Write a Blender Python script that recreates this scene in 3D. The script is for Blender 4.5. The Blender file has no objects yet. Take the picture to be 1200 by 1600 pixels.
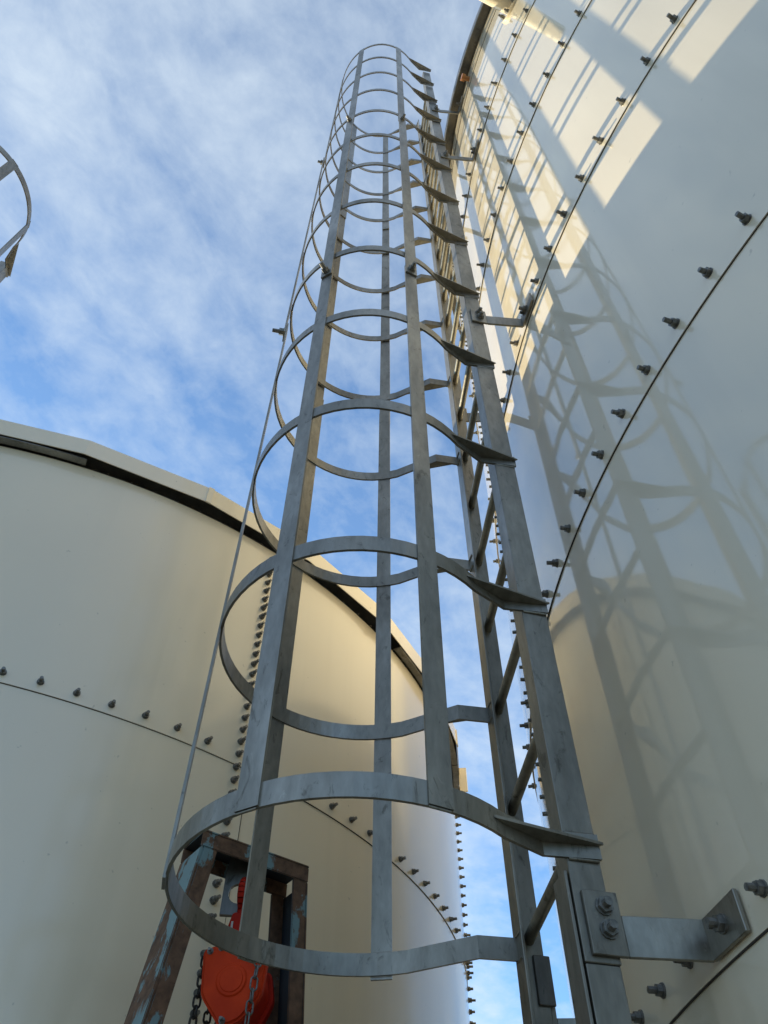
import bpy, bmesh, math, random
from mathutils import Vector, Matrix

random.seed(7)
S = bpy.context.scene
COL = S.collection
pi = math.pi
sin, cos, rad = math.sin, math.cos, math.radians
EYE = 1.78                       # camera height over the ground

# ------------------------------------------------------------------ camera
cam = bpy.data.cameras.new('camera')
camo = bpy.data.objects.new('camera', cam)
COL.objects.link(camo)
PITCH, ROLL = 0.897111, 0.005828
cam.sensor_fit = 'VERTICAL'
cam.sensor_height = 36.0
cam.sensor_width = 27.0
cam.lens = 1240.35 / 1600 * 36.0
cam.clip_start, cam.clip_end = 0.02, 3000
fw = Vector((0, cos(PITCH), sin(PITCH)))
rt0 = Vector((1, 0, 0))
up0 = rt0.cross(fw)
rt = rt0 * cos(ROLL) + up0 * sin(ROLL)
up = up0 * cos(ROLL) - rt0 * sin(ROLL)
m = Matrix.Identity(4)
for i in range(3):
    m[i][0], m[i][1], m[i][2] = rt[i], up[i], -fw[i]
m[2][3] = EYE
camo.matrix_world = m
S.camera = camo

# ------------------------------------------------------------------ light
SUN_EL = rad(11.3)
SUN_AZ = Vector((-0.7290, 0.6845))          # horizontal direction towards the sun
world = bpy.data.worlds.new('World')
S.world = world
world.use_nodes = True
nt = world.node_tree
N, L = nt.nodes, nt.links
N.clear()
out = N.new('ShaderNodeOutputWorld')
bg = N.new('ShaderNodeBackground')
bg.inputs['Strength'].default_value = 0.13
sky = N.new('ShaderNodeTexSky')
sky.sky_type = 'NISHITA'
sky.sun_disc = False
sky.sun_elevation = SUN_EL
sky.sun_rotation = math.atan2(SUN_AZ.x, SUN_AZ.y)
sky.air_density = 1.0
sky.dust_density = 0.6
sky.ozone_density = 2.0
# thin high cloud: a flat layer overhead, seen in perspective
tc = N.new('ShaderNodeTexCoord')
sep = N.new('ShaderNodeSeparateXYZ')
L.new(tc.outputs['Generated'], sep.inputs[0])
zc = N.new('ShaderNodeMath'); zc.operation = 'MAXIMUM'; zc.inputs[1].default_value = 0.0
L.new(sep.outputs['Z'], zc.inputs[0])
za = N.new('ShaderNodeMath'); za.operation = 'ADD'; za.inputs[1].default_value = 0.12
L.new(zc.outputs[0], za.inputs[0])
dv = N.new('ShaderNodeVectorMath'); dv.operation = 'DIVIDE'
cmb = N.new('ShaderNodeCombineXYZ')
for k in ('X', 'Y', 'Z'):
    L.new(za.outputs[0], cmb.inputs[k])
L.new(tc.outputs['Generated'], dv.inputs[0]); L.new(cmb.outputs[0], dv.inputs[1])
mr = N.new('ShaderNodeMapping')
mr.inputs['Rotation'].default_value = (0, 0, rad(-59))
L.new(dv.outputs[0], mr.inputs[0])
mp = N.new('ShaderNodeMapping')
mp.inputs['Location'].default_value = (-12.6136, 0.4763, 0)
mp.inputs['Scale'].default_value = (0.62, 1.0, 0.0)
L.new(mr.outputs[0], mp.inputs[0])
big = N.new('ShaderNodeTexNoise'); big.inputs['Scale'].default_value = 2.4; big.inputs['Detail'].default_value = 3
fine = N.new('ShaderNodeTexNoise'); fine.inputs['Scale'].default_value = 11.0; fine.inputs['Detail'].default_value = 9
fine.inputs['Roughness'].default_value = 0.6; fine.inputs['Distortion'].default_value = 0.35
L.new(mp.outputs[0], big.inputs['Vector']); L.new(mp.outputs[0], fine.inputs['Vector'])
mixn = N.new('ShaderNodeMix'); mixn.data_type = 'FLOAT'; mixn.inputs[0].default_value = 0.36
L.new(big.outputs['Fac'], mixn.inputs[2]); L.new(fine.outputs['Fac'], mixn.inputs[3])
rmp = N.new('ShaderNodeValToRGB')
rmp.color_ramp.elements[0].position = 0.40; rmp.color_ramp.elements[0].color = (0, 0, 0, 1)
rmp.color_ramp.elements[1].position = 0.69; rmp.color_ramp.elements[1].color = (1, 1, 1, 1)
puff = N.new('ShaderNodeTexNoise'); puff.inputs['Scale'].default_value = 20.0; puff.inputs['Detail'].default_value = 8
puff.inputs['Roughness'].default_value = 0.6; puff.inputs['Distortion'].default_value = 0.25
L.new(dv.outputs[0], puff.inputs['Vector'])
mixp = N.new('ShaderNodeMix'); mixp.data_type = 'FLOAT'; mixp.inputs[0].default_value = 0.2
L.new(mixn.outputs[0], mixp.inputs[2]); L.new(puff.outputs['Fac'], mixp.inputs[3])
L.new(mixp.outputs[0], rmp.inputs[0])
cs = N.new('ShaderNodeMath'); cs.operation = 'MULTIPLY_ADD'
cs.inputs[1].default_value = 0.80; cs.inputs[2].default_value = 0.11
L.new(rmp.outputs['Color'], cs.inputs[0])
skyb = N.new('ShaderNodeMix'); skyb.data_type = 'RGBA'; skyb.blend_type = 'MULTIPLY'; skyb.inputs[0].default_value = 1
skyb.inputs[7].default_value = (0.78, 1.24, 1.64, 1)
L.new(sky.outputs[0], skyb.inputs[6])
mix = N.new('ShaderNodeMix'); mix.data_type = 'RGBA'
mix.inputs[7].default_value = (3.95, 4.5, 4.95, 1)
L.new(cs.outputs[0], mix.inputs[0]); L.new(skyb.outputs[2], mix.inputs[6])
L.new(mix.outputs[2], bg.inputs['Color'])
L.new(bg.outputs[0], out.inputs['Surface'])

sun = bpy.data.lights.new('sun', 'SUN')
sun.energy = 5.0
sun.angle = rad(0.5)
sun.color = (1.0, 0.86, 0.58)
suno = bpy.data.objects.new('sun', sun)
COL.objects.link(suno)
sd = Vector((SUN_AZ.x * cos(SUN_EL), SUN_AZ.y * cos(SUN_EL), sin(SUN_EL)))
suno.rotation_euler = sd.to_track_quat('Z', 'Y').to_euler()
suno.location = (-8, 8, 12)

S.view_settings.view_transform = 'Standard'
S.view_settings.look = 'None'
S.view_settings.gamma = 1
S.view_settings.use_curve_mapping = False
S.view_settings.exposure = 0.68


# ------------------------------------------------------------------ materials
def mat(name, color, rough=0.5, metal=0.0, coat=0.0, coat_rough=0.1):
    mt = bpy.data.materials.new(name)
    mt.use_nodes = True
    b = mt.node_tree.nodes['Principled BSDF']
    b.inputs['Base Color'].default_value = (*color, 1)
    b.inputs['Roughness'].default_value = rough
    b.inputs['Metallic'].default_value = metal
    b.inputs['Coat Weight'].default_value = coat
    b.inputs['Coat Roughness'].default_value = coat_rough
    return mt, mt.node_tree, b


def noise(t, scale, detail=4, vec=None, rough=0.55, dist=0.0):
    n = t.nodes.new('ShaderNodeTexNoise')
    n.inputs['Scale'].default_value = scale
    n.inputs['Detail'].default_value = detail
    n.inputs['Roughness'].default_value = rough
    n.inputs['Distortion'].default_value = dist
    if vec is not None:
        t.links.new(vec, n.inputs['Vector'])
    return n


def ramp(t, src, stops):
    r = t.nodes.new('ShaderNodeValToRGB')
    e = r.color_ramp.elements
    while len(e) < len(stops):
        e.new(0.5)
    for el, (p, c) in zip(e, stops):
        el.position = p
        el.color = (*c, 1) if len(c) == 3 else c
    t.links.new(src, r.inputs[0])
    return r


def coords(t, scale=(1, 1, 1), world=True):
    if world:
        g = t.nodes.new('ShaderNodeNewGeometry').outputs['Position']
    else:
        g = t.nodes.new('ShaderNodeTexCoord').outputs['Object']
    mpn = t.nodes.new('ShaderNodeMapping')
    mpn.inputs['Scale'].default_value = scale
    t.links.new(g, mpn.inputs[0])
    return mpn.outputs[0]


def bump(t, b, src, strength, dist):
    bp = t.nodes.new('ShaderNodeBump')
    bp.inputs['Strength'].default_value = strength
    bp.inputs['Distance'].default_value = dist
    t.links.new(src, bp.inputs['Height'])
    t.links.new(bp.outputs[0], b.inputs['Normal'])
    return bp


def paint(name, c0, c1, dirt, gloss=0.0):
    mt, t, b = mat(name, c0, 0.42, 0, 1.0, 0.085)
    b.inputs['Coat IOR'].default_value = 1.62
    streak = noise(t, 1.0, 5, coords(t, (9, 9, 0.45)))
    cloud = noise(t, 0.9, 4, coords(t))
    r1 = ramp(t, cloud.outputs['Fac'], [(0.3, c0), (0.7, c1)])
    r2 = ramp(t, streak.outputs['Fac'], [(0.5, (0, 0, 0)), (0.8, (1, 1, 1))])
    sc = t.nodes.new('ShaderNodeMath'); sc.operation = 'MULTIPLY'; sc.inputs[1].default_value = 0.22
    t.links.new(r2.outputs[0], sc.inputs[0])
    mx = t.nodes.new('ShaderNodeMix'); mx.data_type = 'RGBA'
    mx.inputs[7].default_value = (*dirt, 1)
    t.links.new(sc.outputs[0], mx.inputs[0]); t.links.new(r1.outputs[0], mx.inputs[6])
    # scattered scuffs and specks
    sp = noise(t, 38, 2, coords(t))
    r3 = ramp(t, sp.outputs['Fac'], [(0.73, (0, 0, 0)), (0.78, (0.45, 0.45, 0.45))])
    mx2 = t.nodes.new('ShaderNodeMix'); mx2.data_type = 'RGBA'
    mx2.inputs[7].default_value = (dirt[0] * 0.6, dirt[1] * 0.6, dirt[2] * 0.6, 1)
    t.links.new(r3.outputs[0], mx2.inputs[0]); t.links.new(mx.outputs[2], mx2.inputs[6])
    t.links.new(mx2.outputs[2], b.inputs['Base Color'])
    # gentle oil-canning and orange peel in the coating
    w = noise(t, 1.3, 2, coords(t, (1, 1, 0.6)))
    bp = bump(t, b, w.outputs['Fac'], 0.25, 0.006)
    vs_ = noise(t, 2.2, 3, coords(t, (1, 1, 0.12)))
    bpv = t.nodes.new('ShaderNodeBump'); bpv.inputs['Strength'].default_value = 0.3; bpv.inputs['Distance'].default_value = 0.011
    t.links.new(vs_.outputs['Fac'], bpv.inputs['Height']); t.links.new(bpv.outputs[0], bp.inputs['Normal'])
    fn = noise(t, 160, 2, coords(t))
    bp2 = t.nodes.new('ShaderNodeBump'); bp2.inputs['Strength'].default_value = 0.12; bp2.inputs['Distance'].default_value = 0.001
    t.links.new(fn.outputs['Fac'], bp2.inputs['Height']); t.links.new(bp.outputs[0], bp2.inputs['Normal'])
    t.links.new(bp2.outputs[0], b.inputs['Normal'])
    t.links.new(bp.outputs[0], b.inputs['Coat Normal'])
    rr = ramp(t, streak.outputs['Fac'], [(0.35, (0.03 + gloss,) * 3), (0.8, (0.09 + gloss,) * 3)])
    t.links.new(rr.outputs[0], b.inputs['Coat Roughness'])
    return mt


def galvanised(name, tint=(1, 1, 1), dull=1.0):
    mt, t, b = mat(name, (0.4, 0.4, 0.4), 0.4, 0.85)
    n1 = noise(t, 5, 6, coords(t, (1, 1, 0.4)), 0.62, 0.4)
    n2 = noise(t, 70, 4, coords(t, (1, 1, 0.3)))
    n3 = noise(t, 26, 6, coords(t, (1, 1, 0.5)), 0.7, 1.2)
    r1 = ramp(t, n1.outputs['Fac'], [(0.3, tuple(0.19 * dull * c for c in tint)), (0.5, tuple(0.27 * dull * c for c in tint)), (0.7, tuple(0.37 * dull * c for c in tint))])
    r2 = ramp(t, n2.outputs['Fac'], [(0.3, (0.86, 0.86, 0.86)), (0.7, (1.1, 1.1, 1.1))])
    r3 = ramp(t, n3.outputs['Fac'], [(0.30, (1.25, 1.25, 1.25)), (0.36, (1, 1, 1)), (0.58, (1, 1, 1)), (0.68, (0.55, 0.54, 0.52))])
    mx = t.nodes.new('ShaderNodeMix'); mx.data_type = 'RGBA'; mx.blend_type = 'MULTIPLY'; mx.inputs[0].default_value = 1
    t.links.new(r1.outputs[0], mx.inputs[6]); t.links.new(r2.outputs[0], mx.inputs[7])
    mx2 = t.nodes.new('ShaderNodeMix'); mx2.data_type = 'RGBA'; mx2.blend_type = 'MULTIPLY'; mx2.inputs[0].default_value = 1
    t.links.new(mx.outputs[2], mx2.inputs[6]); t.links.new(r3.outputs[0], mx2.inputs[7])
    t.links.new(mx2.outputs[2], b.inputs['Base Color'])
    rr = ramp(t, n1.outputs['Fac'], [(0.3, (0.5, 0.5, 0.5)), (0.7, (0.33, 0.33, 0.33))])
    t.links.new(rr.outputs[0], b.inputs['Roughness'])
    bump(t, b, n3.outputs['Fac'], 0.3, 0.002)
    return mt


def rusty(name, blue, rust0, rust1, lo, hi):
    mt, t, b = mat(name, blue, 0.8)
    n = noise(t, 9, 9, coords(t, (1.3, 1.3, 0.7)), 0.66, 0.2)
    f = noise(t, 45, 5, coords(t))
    rr = ramp(t, f.outputs['Fac'], [(0.3, rust0), (0.7, rust1)])
    mk = ramp(t, n.outputs['Fac'], [(lo, (0, 0, 0)), (hi, (1, 1, 1))])
    mx = t.nodes.new('ShaderNodeMix'); mx.data_type = 'RGBA'
    mx.inputs[7].default_value = (*blue, 1)
    t.links.new(mk.outputs[0], mx.inputs[0]); t.links.new(rr.outputs[0], mx.inputs[6])
    t.links.new(mx.outputs[2], b.inputs['Base Color'])
    ad = t.nodes.new('ShaderNodeMath'); ad.operation = 'ADD'
    t.links.new(mk.outputs[0], ad.inputs[0]); t.links.new(f.outputs['Fac'], ad.inputs[1])
    bump(t, b, ad.outputs[0], 0.5, 0.002)
    return mt


def worn(name, c0, c1, rough, metal, scale=30, coat=0.0, spec=0.5):
    mt, t, b = mat(name, c0, rough, metal, coat, 0.2)
    b.inputs['Specular IOR Level'].default_value = spec
    n = noise(t, scale, 5, coords(t))
    r = ramp(t, n.outputs['Fac'], [(0.35, c0), (0.68, c1)])
    t.links.new(r.outputs[0], b.inputs['Base Color'])
    bump(t, b, n.outputs['Fac'], 0.2, 0.001)
    return mt


M = {}
M['cream'] = paint('tank_cream', (0.715, 0.62, 0.455), (0.75, 0.655, 0.485), (0.56, 0.485, 0.345), 0.1)
M['white'] = paint('tank_offwhite', (0.705, 0.62, 0.465), (0.74, 0.65, 0.49), (0.54, 0.475, 0.34))
M['galv'] = galvanised('galvanised_steel', (1, 0.94, 0.80))
M['galv_rim'] = galvanised('galvanised_rim', (1, 0.98, 0.92), 0.9)
M['galv_dark'] = galvanised('dark_galvanised', (1, 0.95, 0.86), 0.55)  # same galvanised steel with a darker base colour
M['bolt'] = worn('bolt_zinc', (0.13, 0.13, 0.12), (0.26, 0.25, 0.23), 0.5, 0.7, 120)
M['seal'] = worn('dark_sealant', (0.03, 0.024, 0.02), (0.06, 0.05, 0.042), 0.7, 0, 60)
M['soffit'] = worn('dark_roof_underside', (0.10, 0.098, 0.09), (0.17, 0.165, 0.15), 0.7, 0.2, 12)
M['rust'] = rusty('flaking_teal_over_rust', (0.17, 0.255, 0.262), (0.075, 0.040, 0.022), (0.19, 0.100, 0.055), 0.545, 0.575)
M['teal'] = rusty('worn_teal_paint', (0.19, 0.285, 0.292), (0.075, 0.040, 0.022), (0.19, 0.100, 0.055), 0.465, 0.50)
M['inner'] = worn('blue_paint_inner_shade', (0.012, 0.022, 0.035), (0.03, 0.035, 0.04), 0.7, 0, 9)  # blue paint darkened to carry the shade inside the open channels
M['orange'] = worn('orange_paint', (0.68, 0.052, 0.007), (0.54, 0.036, 0.006), 0.65, 0, 14, 0.0, 0.18)
M['red'] = worn('red_paint', (0.50, 0.020, 0.006), (0.34, 0.014, 0.005), 0.65, 0, 14, 0.0, 0.18)
M['chain_dark'] = worn('dark_chain_steel', (0.03, 0.028, 0.026), (0.09, 0.08, 0.07), 0.5, 0.7, 160)
M['chain_bright'] = worn('zinc_chain_steel', (0.12, 0.118, 0.11), (0.24, 0.235, 0.22), 0.45, 0.8, 160)
M['amber'] = worn('amber_brown_cap', (0.42, 0.16, 0.025), (0.3, 0.1, 0.015), 0.35, 0, 40, 0.4)
M['label'] = worn('pale_tag', (0.6, 0.58, 0.54), (0.5, 0.48, 0.44), 0.6, 0, 40)
M['ground'] = worn('gravel_concrete', (0.15, 0.128, 0.095), (0.24, 0.205, 0.155), 0.9, 0, 3)


# ------------------------------------------------------------------ helpers
def link(name, me, mt, parent=None):
    o = bpy.data.objects.new(name, me)
    COL.objects.link(o)
    if mt is not None and not me.materials:
        me.materials.append(mt)
    if parent is not None:
        o.parent = parent
    return o


class MB:
    def __init__(s):
        s.v, s.f, s.sm = [], [], []

    def add(s, vs, fs, smooth=False):
        b = len(s.v)
        s.v += [tuple(v) for v in vs]
        for f in fs:
            s.f.append([b + i for i in f]); s.sm.append(smooth)

    def mesh(s, name):
        me = bpy.data.meshes.new(name)
        me.from_pydata(s.v, [], s.f)
        me.polygons.foreach_set('use_smooth', s.sm)
        me.update()
        return me

    def fix(s, name):
        me = s.mesh(name)
        bm = bmesh.new(); bm.from_mesh(me)
        bmesh.ops.recalc_face_normals(bm, faces=bm.faces)
        bm.to_mesh(me); bm.free()
        return me

    def prism(s, poly, z0, z1):
        n = len(poly)
        vs = [(x, y, z0) for x, y in poly] + [(x, y, z1) for x, y in poly]
        fs = [list(range(n))[::-1], list(range(n, 2 * n))]
        fs += [[i, (i + 1) % n, n + (i + 1) % n, n + i] for i in range(n)]
        s.add(vs, fs)

    def hexa(s, p):           # 8 points: bottom 4, top 4
        s.add(p, [[3, 2, 1, 0], [4, 5, 6, 7], [0, 1, 5, 4], [1, 2, 6, 5], [2, 3, 7, 6], [3, 0, 4, 7]])

    def box(s, x0, x1, y0, y1, z0, z1):
        s.hexa([(x0, y0, z0), (x1, y0, z0), (x1, y1, z0), (x0, y1, z0),
                (x0, y0, z1), (x1, y0, z1), (x1, y1, z1), (x0, y1, z1)])

    def tube(s, a, b, r, n=10, r2=None, caps=True):
        a, b = Vector(a), Vector(b)
        d = (b - a).normalized()
        h = Vector((0, 0, 1)) if abs(d.z) < 0.9 else Vector((1, 0, 0))
        x = d.cross(h).normalized(); y = d.cross(x)
        r2 = r if r2 is None else r2
        vs = []
        for c, q in ((a, r), (b, r2)):
            vs += [c + x * (q * cos(2 * pi * i / n)) + y * (q * sin(2 * pi * i / n)) for i in range(n)]
        s.add(vs, [[i, n + i, n + (i + 1) % n, (i + 1) % n] for i in range(n)], True)
        if caps:
            s.add(vs[:n], [list(range(n))]); s.add(vs[n:], [list(range(n))[::-1]])

    def ribbon(s, pts, thick, h0, h1):
        """upright flat bar that follows the plan path pts (x, y[, dz]); thickness across, h0..h1 tall"""
        P = [Vector((q[0], q[1])) for q in pts]
        n = len(P)
        nor = []
        for i in range(n):
            d0 = (P[i] - P[i - 1]).normalized() if i > 0 else None
            d1 = (P[i + 1] - P[i]).normalized() if i < n - 1 else None
            d = (d0 + d1).normalized() if d0 is not None and d1 is not None else (d0 if d1 is None else d1)
            k = 1.0
            if d0 is not None and d1 is not None:
                k = 1 / max(0.5, d.dot(d0))
            nor.append(Vector((-d.y, d.x)) * (thick / 2 * k))
        vs = []
        for i in range(n):
            a, b = P[i] + nor[i], P[i] - nor[i]
            vs += [(a.x, a.y, h0), (b.x, b.y, h0), (b.x, b.y, h1), (a.x, a.y, h1)]
        fs = []
        for i in range(n - 1):
            o, q = 4 * i, 4 * i + 4
            fs += [[o + 1, q + 1, q + 2, o + 2], [o, o + 3, q + 3, q], [o, q, q + 1, o + 1], [o + 3, o + 2, q + 2, q + 3]]
        fs += [[0, 1, 2, 3], [4 * n - 1, 4 * n - 2, 4 * n - 3, 4 * n - 4]]
        s.add(vs, fs)


def bevel(me, w=0.0015, seg=1):
    bm = bmesh.new(); bm.from_mesh(me)
    es = [e for e in bm.edges if len(e.link_faces) == 2 and e.calc_face_angle(0) > 0.6]
    bmesh.ops.bevel(bm, geom=es, offset=w, segments=seg, affect='EDGES', clamp_overlap=True)
    bm.to_mesh(me); bm.free()
    return me


def empty(name, label, cat, loc=(0, 0, 0), rz=0.0, group=None):
    o = bpy.data.objects.new(name, None)
    COL.objects.link(o)
    o.empty_display_size = 0.2
    o.location = loc
    o.rotation_euler = (0, 0, rz)
    o['label'] = label; o['category'] = cat
    if group:
        o['group'] = group
    return o


# ------------------------------------------------------------------ ground
g = MB()
nr = 40
vs = [(0, 0, 0)]
for rr in (6, 20, 60, 200, 900):
    vs += [(rr * cos(2 * pi * i / nr), rr * sin(2 * pi * i / nr), 0) for i in range(nr)]
g.add(vs, [[0, 1 + i, 1 + (i + 1) % nr] for i in range(nr)])
for k in range(4):
    a, b = 1 + k * nr, 1 + (k + 1) * nr
    g.f += [[a + i, b + i, b + (i + 1) % nr, a + (i + 1) % nr] for i in range(nr)]
    g.sm += [False] * nr
go = link('ground', g.mesh('ground'), M['ground'])
go['kind'] = 'structure'

# ------------------------------------------------------------------ tank building blocks
bolt_m = MB()
bolt_m.tube((-0.004, 0, 0), (0.002, 0, 0), 0.0140, 12)
bolt_m.tube((0.002, 0, 0), (0.0125, 0, 0), 0.0120, 6)
bolt_m.tube((0.0125, 0, 0), (0.0290, 0, 0), 0.0070, 8, 0.0066)
BOLT = bolt_m.mesh('bolt')
BOLT.polygons.foreach_set('use_smooth', [False] * len(BOLT.polygons))
BOLT.materials.append(M['bolt'])


def bolt(parent, loc, ang, sc=1.0, fixed=None):
    o = bpy.data.objects.new('bolt', BOLT)
    COL.objects.link(o)
    o.parent = parent
    o.location = loc
    j = random.uniform(-0.05, 0.05)
    o.rotation_euler = (random.uniform(0, pi / 3), j, ang + random.uniform(-0.05, 0.05))
    o.scale = (sc * (fixed or random.choice((0.92, 1, 1, 1, 1.12, 1.3))), sc, sc)
    return o


def arc_panel(R, arc, over_a, H, over_z, lap, th=0.0045, seg=40):
    """curved sheet from -over_a..arc, z 0..H+over_z; its high-angle end and its bottom edge lie outside"""
    b = MB()
    a0, a1 = -over_a, arc
    def r(u, v): return R + lap * u + lap * (1 - v)
    rows = [0.0, 1.0]
    gridO, gridI = [], []
    for v in rows:
        for i in range(seg + 1):
            u = i / seg
            a = a0 + (a1 - a0) * u
            q = r(u, v)
            z = (H + over_z) * v
            gridO.append((q * cos(a), q * sin(a), z))
            gridI.append(((q - th) * cos(a), (q - th) * sin(a), z))
    n = seg + 1
    b.add(gridO, [[i, i + 1, n + i + 1, n + i] for i in range(seg)], True)
    b.add(gridI, [[i, n + i, n + i + 1, i + 1] for i in range(seg)], True)
    low = gridO[:n] + gridI[:n]
    b.add(low, [[i, n + i, n + i + 1, i + 1] for i in range(seg)])
    hi = gridO[n:] + gridI[n:]
    b.add(hi, [[i, i + 1, n + i + 1, n + i] for i in range(seg)])
    b.add([gridO[seg], gridO[n + seg], gridI[n + seg], gridI[seg]], [[3, 2, 1, 0]])
    b.add([gridO[0], gridO[n], gridI[n], gridI[0]], [[0, 1, 2, 3]])
    return b


def arc_box(R0, R1, z0, z1, a0, a1, seg, flat=False):
    b = MB()
    ring = []
    for i in range(seg + 1):
        a = a0 + (a1 - a0) * i / seg
        c, s_ = cos(a), sin(a)
        ring.append([(R0 * c, R0 * s_, z0), (R1 * c, R1 * s_, z0), (R1 * c, R1 * s_, z1), (R0 * c, R0 * s_, z1)])
    for k in range(4):
        vs = []
        for q in ring:
            vs += [q[k], q[(k + 1) % 4]]
        b.add(vs, [[2 * i, 2 * i + 2, 2 * i + 3, 2 * i + 1][::-1] for i in range(seg)], not flat)
    b.add(ring[0], [[0, 1, 2, 3]]); b.add(ring[-1], [[3, 2, 1, 0]])
    return b


def tank(name, label, cx, cy, R, seams, ztop, edge_deg, mt, bead=0.0023):
    root = empty(name, label, 'storage tank', (cx, cy, 0))
    lap = 0.0045
    npan = 8
    arc = 2 * pi / npan
    cache = {}
    seal_cache = {}
    zz = [0.0] + seams + [ztop]
    for ci in range(len(zz) - 1):
        H = zz[ci + 1] - zz[ci]
        oz = 0.0 if ci == len(zz) - 2 else 0.085
        key = round(H, 3), oz
        if key not in cache:
            cache[key] = arc_panel(R, arc, 0.036, H, oz, lap).mesh('wall_panel')
            cache[key].materials.append(mt)
        if ci > 0 and 'h' not in seal_cache:
            sm = arc_box(R + lap - 0.0055, R + lap + 0.0004, -bead, -0.0003, 0.0, arc, 40).mesh('sealant_bead')
            sm.materials.append(M['seal']); seal_cache['h'] = sm
        for pi_ in range(npan):
            o = bpy.data.objects.new('wall_panel', cache[key])
            COL.objects.link(o); o.parent = root
            o.location = (0, 0, zz[ci] + 0.0)
            o.rotation_euler = (0, 0, rad(edge_deg) - arc * (pi_ + 1))
            if ci > 0:
                so = bpy.data.objects.new('sealant_bead', seal_cache['h'])
                COL.objects.link(so); so.parent = o
            vk = ('v', key)
            if vk not in seal_cache:
                q = R + lap * 1.5
                sv = arc_box(q - 0.006, q + 0.0004, 0.0, H, arc + 0.0001, arc + 0.0006, 1).mesh('sealant_bead')
                sv.materials.append(M['seal']); seal_cache[vk] = sv
            so = bpy.data.objects.new('sealant_bead', seal_cache[vk])
            COL.objects.link(so); so.parent = o
    return root


# ------------------------------------------------------------------ the tall tank on the right
RX, RY, RR = 3.835, 1.946, 3.3340
RSE = [1.16 * k for k in range(1, 8)]
RTOP = EYE + 6.60
RA = 178.1
rt_ = tank('storage_tank', 'tall off-white bolted steel tank beside the long caged ladder, sunlit near its top', RX, RY, RR, RSE, RTOP, RA, M['white'])


def rpt(deg, z, off=0.0):
    return ((RR + off) * cos(rad(deg)), (RR + off) * sin(rad(deg)), z)


BS = 2.248
for row in RSE[1:6]:
    for k in range(-16, 10):
        a = 201.93 + BS * k
        if abs(a - 177.0) < 0.9:
            continue
        bolt(rt_, rpt(a, row + 0.05 + random.uniform(-.002, .002), 0.007), rad(a), sc=0.93)
nz = 0
z = RSE[0] + 0.62
while z < RSE[6] + 0.02:
    bolt(rt_, rpt(177.0, z, 0.0095), rad(177.0), sc=0.93)
    z += 0.0547; nz += 1
# rim: dark galvanised eave gutter, bright lip, low roof
link('eave_gutter', arc_box(RR + 0.003, RR + 0.062, RTOP, RTOP + 0.012, 0, 2 * pi, 160).fix('eave_gutter'), M['galv_dark'], rt_)
link('eave_lip', arc_box(RR + 0.0625, RR + 0.069, RTOP - 0.016, RTOP + 0.085, 0, 2 * pi, 160).fix('eave_lip'), M['galv_rim'], rt_)
roofb = MB()
ns_ = 96
vs = [(0, 0, RTOP + 0.38)] + [((RR + 0.058) * cos(2 * pi * i / ns_), (RR + 0.058) * sin(2 * pi * i / ns_), RTOP + 0.05) for i in range(ns_)] \
    + [((RR + 0.058) * cos(2 * pi * i / ns_), (RR + 0.058) * sin(2 * pi * i / ns_), RTOP + 0.014) for i in range(ns_)]
roofb.add(vs, [[0, 1 + i, 1 + (i + 1) % ns_] for i in range(ns_)] + [[1 + i, 1 + ns_ + i, 1 + ns_ + (i + 1) % ns_, 1 + (i + 1) % ns_] for i in range(ns_)])
link('roof', roofb.fix('roof'), M['white'], rt_)
# nozzle with flange near the rim
na, nzz = rad(203.5), EYE + 5.82
n_ = MB()
n_.tube((RR - 0.02, 0, 0), (RR + 0.36, 0, 0), 0.057, 28)
no = link('nozzle_pipe', n_.fix('nozzle_pipe'), M['white'], rt_)
no.location = (0, 0, nzz); no.rotation_euler = (0, 0, na)
n2 = MB(); n2.tube((RR + 0.004, 0, 0), (RR + 0.02, 0, 0), 0.105, 32)
n2o = link('nozzle_flange', n2.fix('nozzle_flange'), M['white'], no)
for k in range(8):
    q = 2 * pi * (k + .5) / 8
    bolt(no, (RR + 0.02, 0.082 * cos(q), 0.082 * sin(q)), 0.0)
cb = MB()
cb.tube((RR, 0, 0), (RR + 0.035, 0, 0), 0.017, 16)
cb.tube((RR + 0.035, 0, 0), (RR + 0.062, 0, 0), 0.026, 16)
co = link('pipe_cap', cb.fix('pipe_cap'), M['amber'], rt_)
co.location = (0, 0, EYE + 6.44); co.rotation_euler = (0, 0, rad(194.1))
co['label'] = 'small amber brown capped stub just under the eave'

# ------------------------------------------------------------------ the lower tank on the left
LX, LY, LR = -2.430, 4.719, 2.8800
LSE = [1.157, 2.313, EYE + 1.693]
LTOP = EYE + 2.874
LA = 312.1
lt = tank('storage_tank', 'low cream bolted steel tank with overhanging roof edge, behind the rusty hoist frame', LX, LY, LR, LSE, LTOP, LA, M['cream'], 0.0021)


def lpt(deg, z, off=0.0):
    return ((LR + off) * cos(rad(deg)), (LR + off) * sin(rad(deg)), z)


for row in LSE[1:]:
    for k in range(-9, 24):
        a = 298.6 + 2.437 * k
        if abs(a - 311.0) < 0.9:
            continue
        bolt(lt, lpt(a, row + 0.04 + random.uniform(-.002, .002), 0.0075), rad(a), sc=0.92)
for va in (311.0, 356.0):
    z = LSE[1] - 0.25
    while z < LTOP - 0.04:
        bolt(lt, lpt(va, z, 0.0095), rad(va), sc=0.92)
        z += 0.05385
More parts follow.
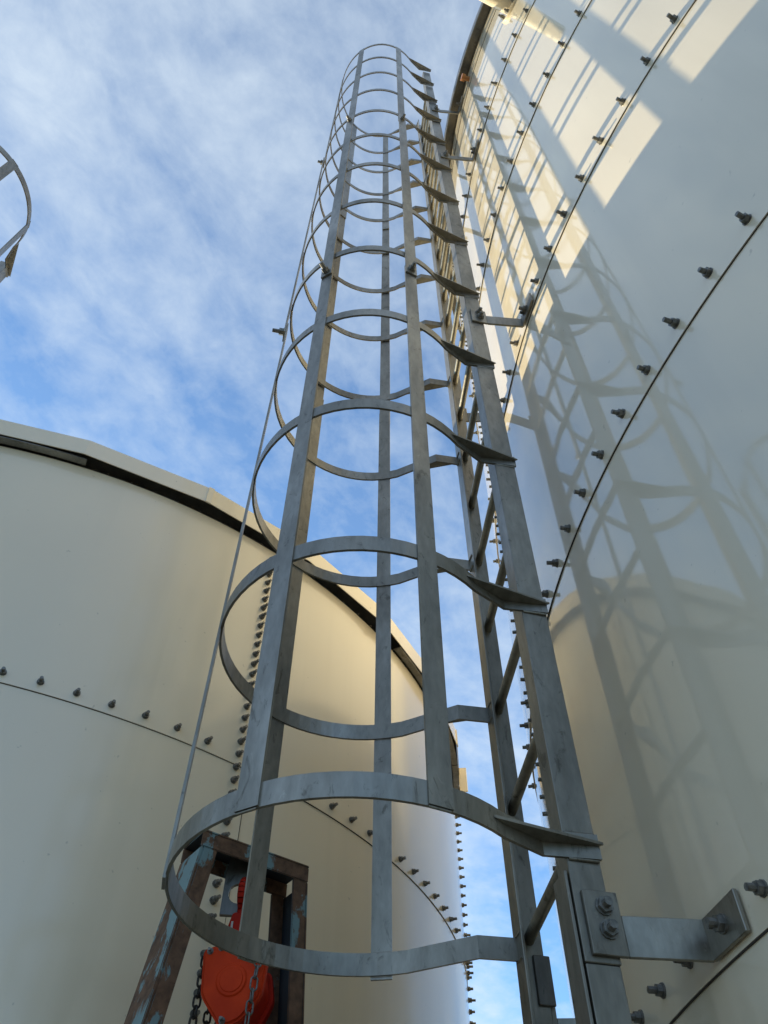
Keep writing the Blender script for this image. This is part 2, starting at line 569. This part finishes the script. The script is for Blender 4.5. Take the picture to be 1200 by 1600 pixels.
# roof: facetted fascia segments, dark soffit recess, galvanised angle pieces
RF = LR + 0.066
zf0, zf1 = EYE + 2.892, EYE + 2.994
nf = 32
seg = 2 * pi / nf
ph = rad(303.3)
fas = arc_box(RF - 0.004, RF, zf0, zf1, 0.0006, 2 * seg - 0.0006, 2, True).fix('fascia_panel')
fas.materials.append(M['cream'])
jn = MB(); jn.box(RF - 0.003, RF + 0.004, -0.014, 0.014, zf0 - 0.004, zf1 + 0.002)
jm = jn.mesh('joint_cover'); jm.materials.append(M['cream'])
for k in range(nf // 2):
    o = bpy.data.objects.new('fascia_panel', fas); COL.objects.link(o); o.parent = lt
    o.rotation_euler = (0, 0, ph + 2 * seg * k)
    j = bpy.data.objects.new('joint_cover', jm); COL.objects.link(j); j.parent = o
lroof = MB()
def rp(i, r, z): return (r * cos(ph + seg * i), r * sin(ph + seg * i), z)
vs = [(0, 0, zf1 + 0.30)] + [rp(i, RF - 0.005, zf1 - 0.002) for i in range(nf)]
lroof.add(vs, [[0, 1 + i, 1 + (i + 1) % nf] for i in range(nf)])
link('roof', lroof.fix('roof'), M['cream'], lt)
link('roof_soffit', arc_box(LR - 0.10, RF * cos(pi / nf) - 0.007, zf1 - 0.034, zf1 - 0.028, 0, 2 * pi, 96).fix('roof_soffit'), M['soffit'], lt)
link('wall_top_angle', arc_box(LR - 0.06, LR - 0.004, LTOP - 0.01, LTOP + 0.004, 0, 2 * pi, 120).fix('wall_top_angle'), M['galv_dark'], lt)
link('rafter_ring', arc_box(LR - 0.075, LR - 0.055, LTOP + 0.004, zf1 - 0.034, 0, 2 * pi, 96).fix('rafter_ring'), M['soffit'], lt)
for a0, a1 in ((262, 280.6), (280.75, 292.4), (329.4, 340.5), (340.7, 352.0), (352.2, 372)):
    b = arc_box(LR + 0.010, RF * cos(pi / nf) - 0.006, zf0 - 0.010, zf0 - 0.005, rad(a0), rad(a1), 14)
    link('closure_angle', b.fix('closure_angle'), M['galv_rim'], lt)
# roof studs in the dark recess
for k in range(22):
    a = 290 + 2.437 * 0.9 * k
    bolt(lt, lpt(a, LTOP + 0.012, -0.02), rad(a), sc=0.7)
# little lug on the roof edge by the silhouette
lg = MB(); lg.box(-0.020, 0.030, -0.004, 0.004, -0.10, 0.07)
lo = link('roof_lug', bevel(lg.fix('roof_lug'), 0.002), M['cream'], lt)
lo.location = (RF * cos(rad(354.5)), RF * sin(rad(354.5)), zf0 - 0.02); lo.rotation_euler = (0, 0, rad(354.5))


# ------------------------------------------------------------------ caged ladders
SP = 0.60
HB = 0.046                      # height of a hoop bar
HR = 0.3455                     # hoop centre line radius
ST = [(-1.0, 'outer'), (48.3, 'nl'), (102.5, 'nr'), (-62.0, 'fl'), (-112.0, 'fr')]


def caged_ladder(label, loc, rz, z0, nh, zbot, zrail, splices, brackets, lean, bars_top=0.03):
    root = empty('caged_ladder', label, 'caged ladder', (*loc, 0), rz, 'caged ladders on the tanks')
    ztop = z0 + SP * (nh - 1)

    # local x = away from the tank, local y = towards the camera-side stile
    def lean_of(z):
        return lean * max(0.0, z - splices[-1]) if splices else 0.0

    # stiles: steel angles
    for side in (1, -1):
        cut = z0 - (0.170 if side > 0 else 0.20)
        for za, zb, ins in ((cut, zrail, 0.0), (zbot, cut - 0.0006, 0.003)):
            b = MB()
            if side > 0:
                yo, xi, xo = 0.240 - ins, -0.333 - ins * 0.5, -0.395 + ins * 0.5
                b.prism([(xo, yo), (xi, yo), (xi, yo - 0.048), (xi - 0.007, yo - 0.048), (xi - 0.007, yo - 0.007), (xo, yo - 0.007)], za, zb)
            else:
                yo, xi, xo = -0.196 + ins, -0.391 - ins * 0.5, -0.453 + ins * 0.5
                b.prism([(xi, yo), (xo, yo), (xo, yo + 0.007), (xi - 0.007, yo + 0.007), (xi - 0.007, yo + 0.048), (xi, yo + 0.048)], za, zb)
            link('stile', bevel(b.fix('stile'), 0.0012), M['galv'], root)
    # rungs
    rb = MB()
    a, c = Vector((-0.368, 0.2335, 0)), Vector((-0.424, -0.1905, 0))
    rb.tube(a, c, 0.0125, 14)
    rm = rb.mesh('rung'); rm.materials.append(M['galv'])
    z = z0 + 0.05 - 0.3 * int((z0 + 0.05 - zbot) / 0.3)
    while z < zrail - 0.15:
        o = bpy.data.objects.new('rung', rm); COL.objects.link(o); o.parent = root
        o.location = (0, 0, z)
        z += 0.3
    # hoops with gussets
    path = [(-0.397, 0.2445), (-0.292, 0.2355)]
    A0, A1 = 127.0, -121.0
    n = 46
    for i in range(n + 1):
        t = rad(A0 + (A1 - A0) * i / n)
        path.append((HR * cos(t), HR * sin(t)))
    path += [(-0.307, -0.190), (-0.392, -0.184)]
    hb = MB(); hb.ribbon(path, 0.0065, 0, HB)
    # fillet welds where the arms meet the stiles and where the bars cross
    for zq in (-0.001, HB + 0.001):
        hb.tube((-0.393, 0.2415, zq), (-0.337, 0.2395, zq), 0.0034, 6)
        hb.tube((-0.3905, -0.188, zq), (-0.3905, -0.157, zq), 0.003, 6)
        for ang, _k in ST:
            tq = rad(ang)
            cx_, cy_ = (HR + 0.0022) * cos(tq), (HR + 0.0022) * sin(tq)
            ex, ey = -sin(tq) * 0.021, cos(tq) * 0.021
            hb.tube((cx_ - ex, cy_ - ey, zq), (cx_ + ex, cy_ + ey, zq), 0.0026, 6)
    hm = hb.fix('hoop'); hm.materials.append(M['galv'])
    # flats stay flat, the long faces shade smoothly
    gz0, gz1 = 0.024, 0.0295
    g1 = MB(); t = rad(122)
    g1.prism([((HR + .004) * cos(t), (HR + .004) * sin(t)), (-0.402, 0.2535), (-0.396, 0.2485), (-0.294, 0.2395), ((HR + .0045) * cos(rad(127.5)), (HR + .0045) * sin(rad(127.5)))], gz0, gz1)
    gm1 = g1.fix('gusset'); gm1.materials.append(M['galv'])
    g2 = MB(); t = rad(-116)
    g2.prism([((HR + .004) * cos(t), (HR + .004) * sin(t)), ((HR + .0045) * cos(rad(-121.5)), (HR + .0045) * sin(rad(-121.5))), (-0.309, -0.194), (-0.391, -0.188), (-0.391, -0.197)], gz0, gz1)
    gm2 = g2.fix('gusset'); gm2.materials.append(M['galv'])
    for k in range(nh):
        o = bpy.data.objects.new('hoop', hm); COL.objects.link(o); o.parent = root
        o.location = (0, 0, z0 + SP * k)
        o.rotation_euler = (0, 0, random.uniform(-.006, .006))
        o.scale = (1, 1 + lean_of(z0 + SP * k) * 0.6, 1)
        for gm in (gm1, gm2):
            q = bpy.data.objects.new('gusset', gm); COL.objects.link(q); q.parent = o
    # vertical cage bars, spliced in lengths
    w, th = 0.0465, 0.006
    for ang, key in ST:
        far = key in ('fl', 'fr')
        secs = [z0 + (0.0015 if key in ('nl', 'nr', 'fl') else -0.007)] + [s_ + (-0.03 if key == 'outer' else 0.0) for s_ in splices] + [ztop + bars_top]
        for i in range(len(secs) - 1):
            off = 0.0042 + (0.007 if i % 2 else 0.0) + HR + 0.003 - 0.0035
            za, zb = secs[i], secs[i + 1] + (0.075 if i < len(secs) - 2 else 0)
            b = MB()
            pts = []
            nz2 = max(2, int((zb - za) / 0.3))
            t = rad(ang)
            er, et = Vector((cos(t), sin(t))), Vector((-sin(t), cos(t)))
            rows = []
            for j in range(nz2 + 1):
                z = za + (zb - za) * j / nz2
                dr = off
                c = er * dr
                if lean and i == len(secs) - 2:
                    le = lean_of(z)
                    c = c + Vector((0.0, c.y * le * 0.6))
                rows.append([(*(c + et * (w / 2 * sg) + er * (th / 2 * sr)), z) for sg, sr in ((-1, -1), (1, -1), (1, 1), (-1, 1))])
            vs = [v for r_ in rows for v in r_]
            fs = [[0, 1, 2, 3], [len(vs) - 1, len(vs) - 2, len(vs) - 3, len(vs) - 4]]
            for j in range(nz2):
                o_ = 4 * j
                fs += [[o_ + q, o_ + 4 + q, o_ + 4 + (q + 1) % 4, o_ + (q + 1) % 4] for q in range(4)]
            b.add(vs, fs)
            bar = link('cage_bar', b.fix('cage_bar'), M['galv'], root)
            if i > 0:
                c = er * (HR + 0.0125 if i % 2 else HR + 0.0125)
                bo = bolt(bar, (c.x, c.y, za + 0.037), t, sc=1.25)
    # brackets to the tank wall: bent flat bars
    for (zbk, side, pts, fz) in brackets:
        b = MB()
        b.ribbon(pts[:2], 0.008, -0.052, 0.052)
        b.ribbon(pts[1:3], 0.008, -0.052, 0.014)
        b.ribbon(pts[2:], 0.008, -0.052 + fz, 0.014 + fz * 0.5)
        br = link('wall_bracket', bevel(b.fix('wall_bracket'), 0.0012), M['galv'], root)
        br.location = (0, 0, zbk)
        p0, p1 = Vector(pts[0][:2]), Vector(pts[1][:2])
        nrm = Vector((0, side, 0))
        for dz in (0.026, -0.012):
            mm = p0.lerp(p1, 0.55)
            bolt(br, (mm.x, mm.y + side * 0.006, dz), side * pi / 2, sc=1.15, fixed=0.62)
        f0, f1 = Vector(pts[2][:2]), Vector(pts[3][:2])
        mm = f0.lerp(f1, 0.52)
        e = (f1 - f0).normalized()
        nn = Vector((-e.y, e.x)) if (Vector((-e.y, e.x))).x > 0 else Vector((e.y, -e.x))
        bolt(br, (mm.x + nn.x * 0.006, mm.y + nn.y * 0.006, -0.018), math.atan2(nn.y, nn.x), sc=1.1, fixed=0.8)
    return root, rung_parts(root)


def rung_parts(root):
    return [c for c in root.children if c.name.startswith('rung')]


WANG = math.atan2(-sin(0.22693), -cos(0.22693))      # outward direction of the main ladder
MC = Vector((-0.05447, 1.49929))


def to_local(P, c, ang):
    d = Vector(P) - c
    return (d.x * cos(ang) + d.y * sin(ang), -d.x * sin(ang) + d.y * cos(ang))


def wall(deg, off):
    return (RX + (RR + off) * cos(rad(deg)), RY + (RR + off) * sin(rad(deg)))


def rbracket(z, side):
    if side > 0:
        y = 0.2445
        p0, p1 = (-0.346, y), (-0.408, y)
        p2 = to_local(wall(190.0, 0.013), MC, WANG)
        p3 = to_local(wall(191.95, 0.013), MC, WANG)
    else:
        y = -0.2005
        p0, p1 = (-0.394, y), (-0.466, y)
        p2 = to_local(wall(182.6, 0.013), MC, WANG)
        p3 = to_local(wall(180.7, 0.013), MC, WANG)
    return (z, side, [p0, p1, p2, p3], 0.0)


bz = [RSE[1] + 0.062, RSE[3] + 0.062, RSE[5] + 0.062, RTOP - 0.10]
brk = [rbracket(z, s_) for z in bz for s_ in (1, -1)]
main, _ = caged_ladder('long galvanised caged ladder rising beside the tall off-white tank', MC, WANG, EYE + 0.7102, 13, 0.12, EYE + 0.7102 + 12 * SP + 0.05, [EYE + 2.93, EYE + 5.36], brk, 0.05)
# splice plates and the flat bar low on the ladder
b = MB(); b.box(-0.331, -0.325, 0.183, 0.236, EYE + 0.40, EYE + 0.69)
link('splice_plate', bevel(b.fix('splice_plate')), M['galv'], main)
b = MB(); b.box(-0.463, -0.426, -0.1885, -0.1825, EYE + 0.632, EYE + 0.728)
link('splice_plate', bevel(b.fix('splice_plate')), M['galv_dark'], main)
b = MB(); b.ribbon([(-0.347, 0.1905), (-0.405, -0.1475)], 0.007, EYE + 0.44, EYE + 0.49)
link('cross_bar', bevel(b.fix('cross_bar')), M['galv'], main)

W2 = rad(286.96)
C2 = Vector((-2.2321, 1.302))
Z2 = EYE + 4.279


def lwall(deg, off):
    return (LX + (LR + off) * cos(rad(deg)), LY + (LR + off) * sin(rad(deg)))


def lbracket(z, side):
    y = 0.2445 if side > 0 else -0.2005
    x0, x1 = (-0.336, -0.408) if side > 0 else (-0.394, -0.466)
    e = Vector((C2.x + x1 * cos(W2) - y * sin(W2), C2.y + x1 * sin(W2) + y * cos(W2)))
    a = math.degrees(math.atan2(e.y - LY, e.x - LX))
    return (z, side, [(x0, y), (x1, y), to_local(lwall(a + side * 0.3, .013), C2, W2), to_local(lwall(a + side * 2.4, .013), C2, W2)], 0.0)


caged_ladder('partly seen caged ladder top above the low cream tank, at the left edge', C2, W2, Z2 - 5 * SP, 6, 0.12, Z2 + 0.05, [], [lbracket(z, s_) for z in (2.36, 3.52) for s_ in (1, -1)], 0.0, 0.0)
# ------------------------------------------------------------------ rusty hoist frame
FO = Vector((-0.462, 1.935, 0))
FA = math.atan2(0.59, 0.807)
fr = empty('hoist_frame', 'rusty steel hoist frame with flaking blue paint in front of the cream tank', 'hoist frame', FO, FA)
ZT = EYE + 1.10
FWID, FDEP, FT = 0.325, 0.118, 0.047


CH = 0.007


def channel_leg(xa, xb, lean_, web_left):
    """C section open towards the inside of the frame; xa..xb at the top, shifted by lean_ at the ground"""
    zt = ZT - FT
    def part(x0, x1, y0, y1):
        b.hexa([(x0 + lean_, y0, 0), (x1 + lean_, y0, 0), (x1 + lean_, y1, 0), (x0 + lean_, y1, 0),
                (x0, y0, zt), (x1, y0, zt), (x1, y1, zt), (x0, y1, zt)])
    b = MB()
    x0, x1 = (xa, xa + CH) if web_left else (xb - CH, xb)
    part(x0, x1, 0, FDEP)
    f0, f1 = (x1, xb) if web_left else (xa, x0)
    part(f0, f1, 0, CH)
    part(f0, f1, FDEP - CH, FDEP)
    return b


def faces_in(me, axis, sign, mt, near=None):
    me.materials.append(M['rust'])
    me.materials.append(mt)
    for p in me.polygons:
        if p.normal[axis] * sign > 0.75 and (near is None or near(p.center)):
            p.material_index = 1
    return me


lg1 = channel_leg(0, FT, -0.39, True)
link('leg', faces_in(bevel(lg1.fix('leg'), 0.002, 2), 0, -1, M['teal']), M['rust'], fr)
lg2 = channel_leg(FWID - FT, FWID, 0.17, False)
link('leg', faces_in(bevel(lg2.fix('leg'), 0.002, 2), 0, -1, M['inner']), M['rust'], fr)
tb = MB()
tb.box(0, FWID, 0, FDEP, ZT - CH, ZT)
tb.box(0, FWID, 0, CH, ZT - FT + 0.0005, ZT - CH)
tb.box(0, FWID, FDEP - CH, FDEP, ZT - FT + 0.0005, ZT - CH)
link('top_beam', faces_in(bevel(tb.fix('top_beam'), 0.002, 2), 2, -1, M['inner']), M['rust'], fr)
# hanging lug with an eye
lug = MB()
lw, lz0, lz1, th = 0.08, ZT - FT - 0.115, ZT - CH - 0.0005, 0.014
nseg = 20
hc = (0.0, lz0 + 0.055); hr = 0.026
hole = [(hc[0] + hr * cos(2 * pi * i / nseg), hc[1] + hr * sin(2 * pi * i / nseg)) for i in range(nseg)]
outer = []
for i in range(nseg):
    a = 2 * pi * i / nseg
    dx, dz = cos(a), sin(a)
    k = min((lw / 2) / abs(dx) if abs(dx) > 1e-6 else 9, ((lz1 - hc[1]) / dz) if dz > 1e-6 else 9, ((lz0 - hc[1]) / dz) if dz < -1e-6 else 9)
    outer.append((hc[0] + dx * k, hc[1] + dz * k))
vs = []
for y in (-th / 2, th / 2):
    vs += [(x, y, z_) for x, z_ in outer] + [(x, y, z_) for x, z_ in hole]
fs = []
n = nseg
for i in range(n):
    j = (i + 1) % n
    fs += [[i, j, n + j, n + i], [2 * n + i, 3 * n + i, 3 * n + j, 2 * n + j], [i, 2 * n + i, 2 * n + j, j], [n + i, n + j, 3 * n + j, 3 * n + i]]
lug.add(vs, fs)
lgo = link('hanging_lug', lug.fix('hanging_lug'), M['galv_dark'], fr)
LUGX, LUGY = 0.152, 0.058
lgo.location = (LUGX, LUGY, 0); lgo.rotation_euler = (0, 0, rad(-30))

# ------------------------------------------------------------------ chain hoist
ca, sa = cos(FA), sin(FA)
hx, hy = FO.x + ca * LUGX - sa * LUGY, FO.y + sa * LUGX + ca * LUGY
HZ = EYE + 0.756                          # hoist body centre height
hx += 0.021
ch = empty('chain_hoist', 'orange manual chain hoist hanging from the rusty frame by its red hook', 'chain hoist', (hx + 0.012, hy - 0.01, HZ), rad(-4))
# local: front face towards -y
def plate(poly, y0, y1):
    b = MB()
    n = len(poly)
    vs = [(x, y0, z_) for x, z_ in poly] + [(x, y1, z_) for x, z_ in poly]
    b.add(vs, [list(range(n)), list(range(n, 2 * n))[::-1]] + [[i, n + i, n + (i + 1) % n, (i + 1) % n] for i in range(n)])
    return b


def rounded(poly, r, k=4):
    o = []
    n = len(poly)
    for i in range(n):
        p0, p1, p2 = Vector(poly[i - 1]), Vector(poly[i]), Vector(poly[(i + 1) % n])
        a = p1 + (p0 - p1).normalized() * r
        c = p1 + (p2 - p1).normalized() * r
        for j in range(k + 1):
            t = j / k
            q = a * (1 - t) ** 2 + p1 * 2 * t * (1 - t) + c * t * t
            o.append((q.x, q.y))
    return o


front = rounded([(-0.078, 0.070), (-0.030, 0.083), (0.045, 0.078), (0.080, 0.052), (0.074, -0.030), (0.030, -0.083), (-0.012, -0.098), (-0.068, -0.030)], 0.014)
fc = plate(front, -0.075, -0.048)
link('front_cover', bevel(fc.fix('front_cover'), 0.006, 3), M['orange'], ch)
boss = MB()
boss.tube((0, -0.0755, 0.0), (0, -0.0785, 0.0), 0.036, 32, 0.033)
bo_ = link('cover_boss', boss.fix('cover_boss'), M['orange'], ch)
boss2 = MB(); boss2.tube((0, -0.078, 0), (0, -0.0805, 0), 0.028, 32, 0.026)
link('boss_cap', boss2.fix('boss_cap'), M['orange'], bo_)
core = plate(rounded([(-0.058, 0.062), (0.060, 0.062), (0.070, 0.0), (0.035, -0.07), (-0.03, -0.07), (-0.06, -0.01)], 0.012), -0.0475, 0.05)
link('hoist_body', bevel(core.fix('hoist_body'), 0.003, 2), M['red'], ch)
back = plate(rounded([(-0.055, 0.068), (0.066, 0.066), (0.078, 0.0), (0.04, -0.078), (-0.03, -0.078), (-0.062, -0.01)], 0.014), 0.0505, 0.085)
link('rear_cover', bevel(back.fix('rear_cover'), 0.006, 3), M['red'], ch)
for x, z_ in ((-0.060, 0.064), (-0.034, 0.071), (0.064, 0.046), (-0.008, -0.084)):
    bolt(ch, (x, -0.0755, z_), -pi / 2, sc=0.55)
# hook shank and hook through the eye
sh = plate(rounded([(-0.066, 0.060), (0.036, 0.060), (0.000, 0.184), (-0.036, 0.184)], 0.008), -0.012, 0.016)
so_ = link('hook_shank', bevel(sh.fix('hook_shank'), 0.003, 2), M['red'], ch)
eye_z = lz0 + 0.055 - HZ
hk = MB()
hp = []
for i in range(15):
    a = rad(-90 + 262 * i / 14)
    hp.append(Vector((-0.017, 0.032 * cos(a) * -1, eye_z - 0.004 + 0.034 * sin(a))))
hp = [Vector((-0.017, 0, 0.170))] + hp
for i in range(len(hp) - 1):
    r1 = 0.0115 - 0.0045 * i / len(hp); r2 = 0.0115 - 0.0045 * (i + 1) / len(hp)
    hk.tube(hp[i], hp[i + 1], r1, 10, r2, caps=(i == 0 or i == len(hp) - 2))
link('hook', hk.mesh('hook'), M['red'], ch)
tg = MB(); tg.box(-0.036, -0.031, -0.0145, -0.0125, 0.085, 0.160)
tgo = link('safety_tag', tg.fix('safety_tag'), M['label'], ch)


def link_mesh(L_, W_, r, mt):
    b = MB()
    pts = []
    hs = (L_ - W_) / 2
    for i in range(9):
        a = pi * i / 8
        pts.append(Vector((W_ / 2 * cos(a), 0, hs + W_ / 2 * sin(a))))
    for i in range(9):
        a = pi + pi * i / 8
        pts.append(Vector((W_ / 2 * cos(a), 0, -hs + W_ / 2 * sin(a))))
    n, k = len(pts), 6
    vs = []
    for i in range(n):
        d = (pts[(i + 1) % n] - pts[i - 1]).normalized()
        x = Vector((0, 1, 0)); y = d.cross(x)
        vs += [pts[i] + x * (r * cos(2 * pi * j / k)) + y * (r * sin(2 * pi * j / k)) for j in range(k)]
    fs = []
    for i in range(n):
        for j in range(k):
            p, q = i * k, ((i + 1) % n) * k
            fs.append([p + j, p + (j + 1) % k, q + (j + 1) % k, q + j])
    b.add(vs, fs, True)
    me = b.fix('chain_link'); me.materials.append(mt)
    return me


LD = link_mesh(0.026, 0.0155, 0.0028, M['chain_dark'])
LB = link_mesh(0.029, 0.0150, 0.0024, M['chain_bright'])


def chain(name, me, x, y, z0, pitch, n, sway=0.0, lab=None):
    p = bpy.data.objects.new(name, None); COL.objects.link(p); p.parent = ch
    p.empty_display_size = 0.02
    p.location = (x, y, z0)
    if lab:
        p['label'] = lab
    for i in range(n):
        o = bpy.data.objects.new('chain_link', me); COL.objects.link(o); o.parent = p
        o.location = (sway * i * pitch, 0, -pitch * i)
        o.rotation_euler = (random.uniform(-.12, .12), 0, (pi / 2 if i % 2 else 0) + 0.5 + random.uniform(-.2, .2))


chain('hand_chain', LD, -0.078, -0.045, 0.052, 0.0213, 40, -0.03, 'dark hand chain hanging down the left of the hoist')
chain('hand_chain', LD, -0.070, 0.03, 0.045, 0.0213, 40, -0.01)
chain('load_chain', LB, -0.034, -0.0, -0.07, 0.0245, 30, 0.0)
chain('load_chain', LB, 0.060, -0.088, 0.035, 0.0245, 34, -0.07, 'pale zinc chain hanging over the orange cover')
